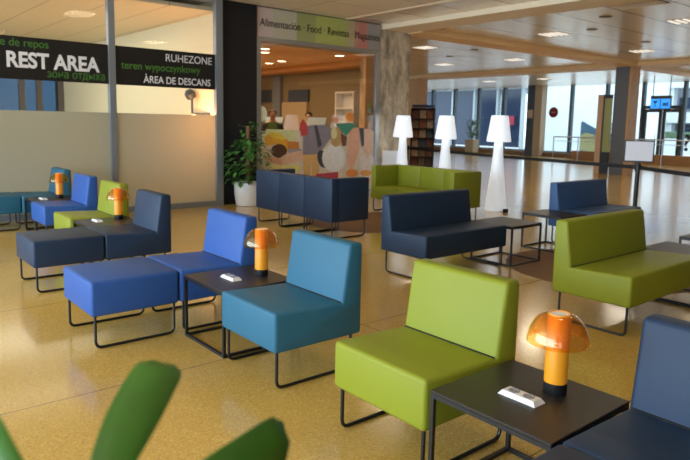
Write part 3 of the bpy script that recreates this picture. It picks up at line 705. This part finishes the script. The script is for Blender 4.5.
# ------------------------------------------------------------------ seating
ZT, ZB, SW, SD, ZK = 0.456, 0.222, 0.612, 0.636, 0.79
GZ = 0.0
def sled(parent, x, y0, y1, zb=ZB):
    r = 0.0095
    bm = bmesh.new(); tube(bm, round_path([(x, y0, zb+0.004), (x, y0, r), (x, y1, r), (x, y1, zb+0.004)], 0.045, 5), r, 8)
    obj('sled_leg', bm, BLACKM, parent, smooth=True)
CREVICESHADE = mat('crevice_shade', (0.01, 0.012, 0.012), .8)
def seat_parts(t, m, L, drop=0.018):
    prof = [(0, ZB), (0, ZT), (0.480, ZT-drop), (0.532, ZK), (SD, ZK), (SD, ZB)]
    def part(name, above):
        bm = bmesh.new(); prism_x(bm, prof, 0.002, L-0.002, bev=0.021, seg=3, skip=(2,))
        co = Vector((0, 0.48, ZT-drop-0.004)); no = Vector((0, 0.05, 1)).normalized()
        r = bmesh.ops.bisect_plane(bm, geom=bm.verts[:]+bm.edges[:]+bm.faces[:], plane_co=co, plane_no=no, clear_outer=not above, clear_inner=above)
        ed = [e for e in r['geom_cut'] if isinstance(e, bmesh.types.BMEdge)]
        bmesh.ops.holes_fill(bm, edges=[e for e in ed if e.is_boundary], sides=0)
        obj(name, bm, m, t, smooth=True)
    part('seat', False); part('backrest', True)
    obj('crevice_strip', B(0.018, L-0.018, 0.470, 0.486, ZT-drop-0.006, ZT-drop+0.004), CREVICESHADE, t)  # dark strip paints the shade of the crevice under the backrest
def chair(name, label, m, x, y, group=None, L=SW, rz=0, cat='chair', drop=0.018):
    t = thing(name, label, cat, (x, y, GZ), rz, group)
    seat_parts(t, m, L, drop)
    for s in (0.035, L-0.035): sled(t, s, 0.035, SD-0.06)
    return t
def ottoman(label, m, x, y, L=0.612, D=0.605, group=None):
    t = thing('ottoman', label, 'ottoman', (x, y, GZ), 0, group)
    obj('cushion', B(0.002, L-0.002, 0.0, D, ZB, ZT, bev=0.022, seg=3), m, t, smooth=True)
    for s in (0.03, L-0.03): sled(t, s, 0.03, D-0.03)
    return t
YF = 1.845
G1 = 'armless lounge chairs in three rows'
chair('lounge_chair', 'teal armless lounge chair in front centre, right of lamp table', TEAL, -3.385, YF, G1)
chair('lounge_chair', 'lime green armless lounge chair beside the nearest black table', LIME, -2.262, YF, G1)
chair('lounge_chair', 'navy armless lounge chair at the bottom right corner', NAVY, -1.035, YF-0.005, G1)
chair('lounge_chair', 'bright blue armless lounge chair behind the blue ottoman', BLUE, -4.632, YF+0.03, G1)
chair('lounge_chair', 'navy armless lounge chair joined to the dark ottoman, at left', NAVY, -6.275, 1.925, G1)
chair('lounge_chair', 'small lime chair at left between blue chair and dark ottoman', LIME, -7.44, 1.955, G1)
chair('lounge_chair', 'bright blue chair in rear left row beside far lamp', BLUE, -8.52, 1.98, G1)
chair('lounge_chair', 'teal chair furthest left against the frosted glass', TEAL, -9.72, 2.02, G1)
G2 = 'ottomans pushed up to chairs'
ottoman('bright blue ottoman at front left', BLUE, -4.632, 1.262, group=G2)
ottoman('dark charcoal navy ottoman at left, before the navy chair', NAVY, -6.275, 1.315, group=G2)
ottoman('teal ottoman at the left edge of the photo', TEAL, -9.74, 1.41, group=G2)
ottoman('navy ottoman at bottom right edge, before navy chair', NAVY, -1.035, 1.232, group=G2)
G3 = 'two seat armless benches'
LB = 1.27
chair('lounge_bench', 'long dark navy armless bench in the middle', NAVY, -3.975, 4.34, G3, LB, PI/2, 'bench')
chair('lounge_bench', 'long lime green armless bench at right', LIME, -2.012, 4.36, G3, LB, PI/2, 'bench')
chair('lounge_bench', 'mid blue armless bench behind the lime bench', BENCHBLUE, -3.915, 7.28, G3, LB, PI/2, 'bench')

# navy modular sofa seen from behind: three modules, the outer two with an arm
def module(label, m, x, y, arm):
    t = thing('sofa_module', label, 'sofa', (x, y, GZ), 0, 'navy sofa modules')
    L, D = 0.607, 0.64
    obj('backrest', B(0, L, 0, 0.12, ZB, ZK, bev=0.014, seg=2), m, t, smooth=True)
    a0, a1 = (0.121 if arm < 0 else 0.001), (L-0.121 if arm > 0 else L-0.001)
    obj('seat', B(a0, a1, 0.121, D-0.002, ZB, ZT-0.02, bev=0.02, seg=2), m, t, smooth=True)
    if arm: obj('armrest', B(0 if arm < 0 else L-0.12, 0.12 if arm < 0 else L, 0.121, D, ZB, ZK, bev=0.014, seg=2), m, t, smooth=True)
    for s in (0.03, L-0.03): sled(t, s, 0.035, D-0.05)
module('navy sofa module with left arm, nearest the potted plant', NAVY, -8.05, 4.985, -1)
module('navy armless sofa module, the middle of three seen from behind', NAVY, -7.44, 4.985, 0)
module('navy sofa module with arm, nearest the lime sofa', NAVY, -6.83, 4.985, 1)

# lime sofa with arms
t = thing('lounge_sofa', 'lime green three seat sofa with arms before white floor lamps', 'sofa', (-8.05, 7.31, 0))
L, D = 1.86, 0.66
obj('armrest', B(0, 0.115, 0, D, ZB, ZK, bev=0.016, seg=2), LIME, t, smooth=True)
obj('armrest', B(L-0.115, L, 0, D, ZB, ZK, bev=0.016, seg=2), LIME, t, smooth=True)
for k in range(3):
    a = 0.116+k*(L-0.232)/3; b = a+(L-0.232)/3-0.002
    obj('backrest', B(a, b, D-0.13, D, ZB, ZK, bev=0.012, seg=2), LIME, t, smooth=True)
    obj('seat', B(a, b, 0.0, D-0.131, ZB, ZT-0.02, bev=0.014, seg=2), LIME, t, smooth=True)
for s in (0.04, 0.60, 1.22, L-0.04): sled(t, s, 0.04, D-0.06)

# ------------------------------------------------------------------ tables
TH, TW = 0.438, 0.553
def table(label, x, y, first=[None]):
    lb = label
    if first[0] is not None: return dup(first[0], (x, y, GZ), 0, lb)
    t = thing('side_table', lb, 'table', (x, y, GZ), 0, 'square black side tables')
    obj('tabletop', B(0, TW, 0, TW, TH-0.012, TH, bev=0.002, seg=1), TABLETOP, t)
    q = 0.018
    for a in (0.001, TW-q-0.001):
        for b in (0.001, TW-q-0.001): obj('leg', B(a, a+q, b, b+q, 0, TH-0.0125), BLACKM, t)
    for nm, z0 in (('base_frame', 0.0), ('top_frame', TH-0.031)):
        bm = bmesh.new()
        for a in (0.001, TW-q-0.001):
            box(bm, q+0.0015, TW-q-0.0015, a, a+q, z0, z0+q); box(bm, a, a+q, q+0.0015, TW-q-0.0015, z0, z0+q)
        obj(nm, bm, BLACKM, t)
    first[0] = t; return t
table('nearest black side table, between lime chair and navy chair', -1.608, 1.825)
table('black side table between bright blue and teal chairs', -3.962, 1.875)
table('black side table at left between small lime and navy chairs', -6.829, 1.99)
table('black side table furthest left between teal and blue chairs', -9.095, 2.04)
table('black side table at the far end of the navy bench', -4.475, 5.625)
table('black side table adjoining the mid blue bench', -4.56, 6.72)
table('black side table behind the right end of lime bench', -2.57, 5.64)
table('black side table at right edge, its left corner showing', -2.62, 6.60)

# socket blocks
def socket_block(label, x, y, rz=0, first=[None]):
    if first[0] is not None: return dup(first[0], (x, y, TH), rz, label)
    t = thing('socket_block', label, 'power socket', (x, y, TH), rz, 'white double sockets on the tables')
    bm = bmesh.new(); A = [bm.verts.new(p) for p in ((-.086, -.036, 0), (.086, -.036, 0), (.086, .036, 0), (-.086, .036, 0))]
    Bq = [bm.verts.new(p) for p in ((-.072, -.026, .018), (.072, -.026, .018), (.072, .026, .018), (-.072, .026, .018))]
    bm.faces.new(A[::-1]); bm.faces.new(Bq)
    for i in range(4): bm.faces.new((A[i], A[(i+1) % 4], Bq[(i+1) % 4], Bq[i]))
    obj('housing', bm, WHITEP, t)
    for s in (-1, 1):
        bm = bmesh.new(); lathe(bm, [(.023, .0181), (.023, .0205), (.019, .0205), (.019, .0185)], 20, capb=False, capt=True, cx=.034*s)
        o = obj('socket', bm, mat('socket_grey', (0.30, 0.30, 0.33), .4), t)
        bm = bmesh.new(); 
        for d in (-1, 1): lathe(bm, [(.0028, .0186), (.0028, .0189)], 8, cx=.034*s+.009*d)
        obj('pin_hole', bm, DARKHOLE, o)
    first[0] = t; return t
socket_block('white double socket on the nearest black table', -1.335, 2.055)
socket_block('white double socket on table left of the teal chair', -3.68, 2.085)
socket_block('white double socket on table beside small lime chair', -6.62, 2.17)
socket_block('white double socket on the furthest left table', -8.80, 2.20)

# mushroom lamps
AMB = mat('amber_stem', (0.80, 0.32, 0.015), 0.3, emis=0.07, ecol=(1.0, 0.36, 0.02))
def mushroom(label, x, y, rz=0, first=[None]):
    if first[0] is not None: return dup(first[0], (x, y, TH), rz, label)
    t = thing('table_lamp', label, 'lamp', (x, y, TH), rz, 'orange mushroom lamps')
    bm = bmesh.new(); lathe(bm, [(.046, 0), (.047, .003), (.047, .045), (.045, .047)], 32); obj('base', bm, mat('black_lamp_base', (0.008, 0.008, 0.01), .4), t, smooth=True)
    bm = bmesh.new(); lathe(bm, [(.0455, .0475), (.0455, .325), (.0435, .331), (.038, .331), (.038, .318)], 36, capt=False); obj('stem', bm, AMB, t, smooth=True)
    bm = bmesh.new(); lathe(bm, [(.0375, .322), (.0375, .327)], 28); obj('diffuser', bm, mat('lamp_diffuser', (0.88, 0.85, 0.84), .4), t)
    pr = []
    for k in range(13):
        a = math.radians(78)*k/12; pr.append((.0465+.077*math.sin(a)/math.sin(math.radians(78)), .327-.115*(1-math.cos(a))/(1-math.cos(math.radians(78)))))
    outer = pr; inner = [(r-.003, z-.002) for r, z in pr]
    bm = bmesh.new(); lathe(bm, outer+inner[::-1], 48, capb=False, capt=False); obj('lamp_shade', bm, ORANGEGLASS, t, smooth='all')
    first[0] = t; return t
mushroom('orange mushroom lamp on the nearest table, at lower right', -1.285, 2.213)
mushroom('orange mushroom lamp between bright blue and teal chairs', -3.635, 2.30)
mushroom('orange mushroom lamp beside the small lime chair', -6.66, 2.41)
mushroom('orange mushroom lamp furthest left, before the frosted glass', -8.86, 2.42)

# white floor lamps
GLOWW = mat('glowing_white_shade', (0.9, 0.93, 1.0), .4, emis=0.62, ecol=(0.84, 0.92, 1.0))
GLOWB = mat('glowing_white_body', (0.88, 0.91, 0.97), .4, emis=0.42, ecol=(0.80, 0.90, 1.0))
def floor_lamp(label, x, y, first=[None]):
    if first[0] is not None: return dup(first[0], (x, y, 0), 0, label)
    t = thing('floor_lamp', label, 'lamp', (x, y, 0), 0, 'white glowing floor lamps')
    pr = [(.185, 0), (.19, .01), (.175, .15), (.15, .40), (.115, .70), (.088, 1.0), (.074, 1.225)]
    bm = bmesh.new(); lathe(bm, pr, 36); obj('lamp_body', bm, GLOWB, t, smooth='all')
    bm = bmesh.new(); lathe(bm, [(.03, 1.222), (.205, 1.226), (.215, 1.24), (.152, 1.66), (.142, 1.69)], 36); obj('lamp_shade', bm, GLOWW, t, smooth=True)
    first[0] = t; return t
floor_lamp('white glowing floor lamp nearest, right of the lime sofa', -6.905, 9.32)
floor_lamp('white glowing floor lamp in the middle of three', -8.42, 9.63)
floor_lamp('white glowing floor lamp beside concrete pillar, leftmost of three', -9.69, 9.69)
t = thing('plug_box', 'small black plug box on the floor beside nearest white lamp', 'plug box', (-6.60, 9.20, 0))
obj('plug_body', B(-.04, .04, -.03, .03, 0, .06, bev=.006), BLACKM, t); bm = bmesh.new(); tube(bm, [(-.04, 0, .012), (-.12, .02, .008), (-.19, .06, .008)], .005, 6); obj('cable', bm, BLACKM, t)

# ------------------------------------------------------------------ barrier
def stanchion(label, x, y):
    t = thing('barrier_post', label, 'barrier post', (x, y, 0), 0, 'black belt barrier posts')
    bm = bmesh.new(); lathe(bm, [(.17, 0), (.17, .012), (.04, .03)], 28); obj('base', bm, BLACKM, t, smooth=True)
    bm = bmesh.new(); lathe(bm, [(.032, .028), (.032, .96)], 16); obj('pole', bm, BLACKM, t, smooth=True)
    bm = bmesh.new(); lathe(bm, [(.042, .86), (.042, .98), (.03, .985)], 16); obj('belt_head', bm, BLACKM, t, smooth=True)
    return t
P0, P1, P2 = (-11.15, 11.33), (-4.55, 9.68), (-2.3, 8.22)
stanchion('black barrier post beside the pillar, behind the white lamps', *P0)
stanchion('black barrier post carrying a framed white sheet', *P1)
stanchion('black barrier post beyond the right edge of the photo', *P2)
for (a, b, lb) in ((P0, P1, 'long black belt from pillar to the sheet bearing post'), (P1, P2, 'black belt running right from the sheet bearing post')):
    dx, dy = b[0]-a[0], b[1]-a[1]; l = math.hypot(dx, dy); ux, uy = dx/l, dy/l
    bm = bmesh.new(); x0, y0, x1, y1 = a[0]+ux*.045, a[1]+uy*.045, b[0]-ux*.045, b[1]-uy*.045
    N = 12; top = []
    for k in range(N+1):
        s = k/N; z = .945-.012*4*s*(1-s); top.append((x0+(x1-x0)*s, y0+(y1-y0)*s, z))
    nx, ny = -uy*.0015, ux*.0015; rows = []
    for (x, y, z) in top: rows.append([bm.verts.new((x+nx, y+ny, z)), bm.verts.new((x-nx, y-ny, z)), bm.verts.new((x-nx, y-ny, z-.06)), bm.verts.new((x+nx, y+ny, z-.06))])
    for A, Q in zip(rows, rows[1:]):
        for i in range(4): bm.faces.new((A[i], A[(i+1) % 4], Q[(i+1) % 4], Q[i]))
    bm.faces.new(rows[0]); bm.faces.new(rows[-1][::-1])
    tag(obj('barrier_belt', bm, mat('black_webbing', (0.012, 0.012, 0.015), .7)), lb, 'belt')
sg = thing('sheet_holder', 'white sheet in a black frame on top of barrier post', 'sign', (P1[0], P1[1], 0.986), math.atan2(-P1[0], P1[1]))
obj('frame', B(-.212, .212, -.012, .012, .01, .345, bev=.003, seg=1), BLACKM, sg)
obj('sheet', B(-.192, .192, -.0135, -.0125, .030, .325), mat('white_sheet', (0.85, 0.85, 0.92), .6), sg)
obj('holder_stem', B(-.02, .02, -.01, .01, .0, .0095), BLACKM, sg)

# ------------------------------------------------------------------ magazine rack
rx, ry = -11.88, 12.62; rz = math.atan2(-rx, ry)
rk = thing('magazine_rack', 'tall dark magazine rack beyond the belt, right of pillar', 'rack', (rx, ry, 0), rz)
bm = bmesh.new(); box(bm, -.32, .32, -.16, .16, 0, .06); box(bm, -.32, -.30, -.14, .14, .061, 1.95); box(bm, .30, .32, -.14, .14, .061, 1.95); box(bm, -.30, .30, .10, .14, .061, 1.95)
obj('rack_body', bm, mat('rack_dark', (0.05, 0.035, 0.03), .6), rk)
obj('header', B(-.30, .30, -.16, .10, 1.96, 2.03), mat('header_blue', (0.03, 0.04, 0.16), .5), rk)
for k in range(7): obj('rack_shelf', B(-.299, .299, -.14, .099, 0.12+k*.255, .135+k*.255), MATS['rack_dark'], rk)
rnd = random.Random(11)
cols = [(.26, .10, .07), (.05, .10, .16), (.42, .32, .25), (.09, .08, .08), (.24, .12, .08), (.10, .17, .19), (.45, .38, .33), (.16, .07, .07), (.20, .16, .11)]
mm = [mat('cover_%d' % i, c, .4, noise=.9, nscale=16) for i, c in enumerate(cols)]
cr, sr = math.cos(rz), math.sin(rz)
for k in range(7):
    for j in range(3):
        lx, ly, lz = -.195+j*.195, -.02, .1355+k*.255
        bm = bmesh.new(); prism_x(bm, [(-.10, 0), (-.02, .22), (-.012, .22), (-.09, 0)], -.085, .085)
        o = obj('magazine', bm, mm[rnd.randrange(9)]); o.location = (rx+cr*lx-sr*ly, ry+sr*lx+cr*ly, lz); o.rotation_euler = (0, 0, rz)
        tag(o, 'upright magazine among others on the tall dark rack', 'magazine', 'magazines on the rack')

# ------------------------------------------------------------------ plants
def leaf_mesh(bm, base, tip, width, bend, mi=0, n=6, up_=Vector((0, 0, 1)), fold=0.12, profile=None):
    base, tip = Vector(base), Vector(tip); ax = tip-base; Lx = ax.length; ax.normalize()
    side = ax.cross(up_); side = side.normalized() if side.length > 1e-3 else Vector((1, 0, 0)); nn = side.cross(ax)
    rows = []
    for k in range(n+1):
        s = k/n; w = profile(s) if profile else math.sin(PI*min(1, s*0.93+0.05))**0.8
        p = base+ax*Lx*s+nn*bend*math.sin(PI*s)
        rows.append([bm.verts.new(p+side*(-w*width/2)+nn*fold*width*w*.5), bm.verts.new(p), bm.verts.new(p+side*(w*width/2)+nn*fold*width*w*.5)])
    for A, Q in zip(rows, rows[1:]):
        for i in range(2):
            f = bm.faces.new((A[i], A[i+1], Q[i+1], Q[i])); f.material_index = mi; f.smooth = True
px_, py_ = -9.76, 5.88
pt = thing('potted_plant', 'bushy green plant with moss pole in white pot by black wall', 'plant', (px_, py_, 0))
bm = bmesh.new(); lathe(bm, [(.20, 0), (.215, .01), (.245, .20), (.25, .40), (.24, .42), (.225, .42), (.22, .37)], 36, capt=True); obj('pot', bm, WHITEP, pt, smooth=True)
bm = bmesh.new(); lathe(bm, [(.035, .37), (.035, 1.42)], 12); obj('moss_pole', bm, mat('moss_brown', (0.20, 0.10, 0.04), .9, noise=.3, nscale=40), pt)
rnd = random.Random(5); bm = bmesh.new()
for k in range(420):
    a = rnd.uniform(0, 2*PI); z = rnd.uniform(.42, 1.18); R_ = (.40 if z < .95 else .40-(z-.95)*.9)*math.sqrt(rnd.uniform(.1, 1))
    if z > 1.0 and rnd.random() < .3: R_ *= .6
    c = Vector((R_*math.cos(a), R_*math.sin(a), z)); d = Vector((math.cos(a), math.sin(a), rnd.uniform(-.9, .2))).normalized(); d += Vector((rnd.uniform(-.6, .6), rnd.uniform(-.6, .6), rnd.uniform(-.3, .3))); d.normalize()
    ll = rnd.uniform(.09, .16)
    tp = c+d*ll
    if tp.x + px_ < -10.03: continue
    if c.x+px_ < -10.03: continue
    if tp.y+py_ > 6.30: pass
    leaf_mesh(bm, c, tp, ll*.5, .01, rnd.randint(0, 1), n=3)
for k in range(60):   # two leafy shoots at the top
    sx = rnd.choice((-.10, .16)); c = Vector((sx+rnd.uniform(-.07, .07), rnd.uniform(-.05, .25) if sx > 0 else rnd.uniform(-.1, .1), rnd.uniform(1.1, 1.48))); d = Vector((rnd.uniform(-1, 1), rnd.uniform(-1, 1), rnd.uniform(-.6, .4))).normalized()
    leaf_mesh(bm, c, c+d*.10, .05, .005, rnd.randint(0, 1), n=3)
obj('foliage', bm, [mat('leaf_green', (0.05, 0.16, 0.03), .45), mat('leaf_light', (0.11, 0.29, 0.05), .45)], pt)
bm = bmesh.new()
for k in range(7):
    a = k*.9; tube(bm, [(0, 0, .36), (.06*math.cos(a), .06*math.sin(a), .6), (.22*math.cos(a), .22*math.sin(a), .9)], [.010, .008, .004], 6)
obj('stem', bm, mat('stem_brown', (0.10, 0.08, 0.03), .8), pt)

# small far plant in a wooden pot
fp = thing('potted_plant', 'small airy plant in a wooden pot before far windows', 'plant', (-22.6, 28.0, 0))
obj('pot', B(-.28, .28, -.25, .25, 0, .75, bev=.02), mat('pale_wood', (.48, .36, .24)), fp)
bm = bmesh.new()
for k in range(150):
    a = rnd.uniform(0, 2*PI); z = rnd.uniform(.78, 2.0); R_ = rnd.uniform(.05, .55)*(0.5+0.5*(z-.7)); c = Vector((R_*math.cos(a), R_*math.sin(a)*.8, z)); d = Vector((math.cos(a), math.sin(a), rnd.uniform(-.3, .9))).normalized()
    leaf_mesh(bm, c, c+d*.28, .07, .02, 0, n=3)
for k in range(9):
    a = k*.7; tube(bm, [(0, 0, .74), (.15*math.cos(a), .12*math.sin(a), 1.2), (.4*math.cos(a), .3*math.sin(a), 1.7)], .01, 5)
obj('foliage', bm, mat('far_leaf', (0.10, 0.17, 0.08), .6), fp)

# foreground plant whose leaf tips rise into the frame
def cam_pt(px, py, dist):
    d = (fw*CF + r2*(px-345) - u2*(py-CCY)).normalized(); return CPOS+d*dist
LEAFM = mat('foreground_leaf', (0.048, 0.185, 0.018), .42, noise=.2, nscale=8)
crown = cam_pt(74, 556, .76)
gp = thing('leafy_plant', 'blurred broad green leaves rising at the bottom left foreground', 'plant', (crown.x, crown.y, 0))
bm = bmesh.new(); lathe(bm, [(.14, 0), (.17, .30), (.175, .32), (.16, .32), (.155, .28)], 28); obj('pot', bm, WHITEP, gp, smooth=True)
bm = bmesh.new(); tube(bm, [(0, 0, .27), (.01, .0, .55), (0, 0, crown.z)], [.02, .017, .014], 10); obj('stem', bm, MATS['stem_brown'], gp, smooth=True)
def blade(b, t, wd, bend=0.02, roll=None):
    bm = bmesh.new(); prof = lambda s: (0.10+0.90*math.sin(PI/2*min(1, s/0.70))) * (1 if s < .84 else math.sqrt(max(0.0, 1-((s-.84)/.16)**3))*0.55+0.45)
    off = Vector((crown.x, crown.y, 0))
    leaf_mesh(bm, Vector(b)-off, Vector(t)-off, wd, bend, n=18, up_=roll or (-fw), fold=.15, profile=prof)
    o = obj('leaf', bm, LEAFM, gp); sd = o.modifiers.new('solid', 'SOLIDIFY'); sd.thickness = .0012
    return o
cr_ = crown
blade(cr_, cam_pt(164, 363, .88), .062)
blade(cr_, cam_pt(286, 432, .84), .060)
blade(cr_, cam_pt(-40, 395, .82), .070)
blade(cr_, cam_pt(60, 560, .75), .06)
for k in range(6):
    a = 0.6+k*1.05; d = Vector((math.cos(a), math.sin(a), 0)); t_ = cr_+d*.30+Vector((0, 0, .08))
    if (t_-Vector((0, 0, t_.z))).length > .2 and t_.z < 1.0: blade(cr_, t_+Vector((0, 0, -.10)), .07, .04, Vector((0, 0, 1)))
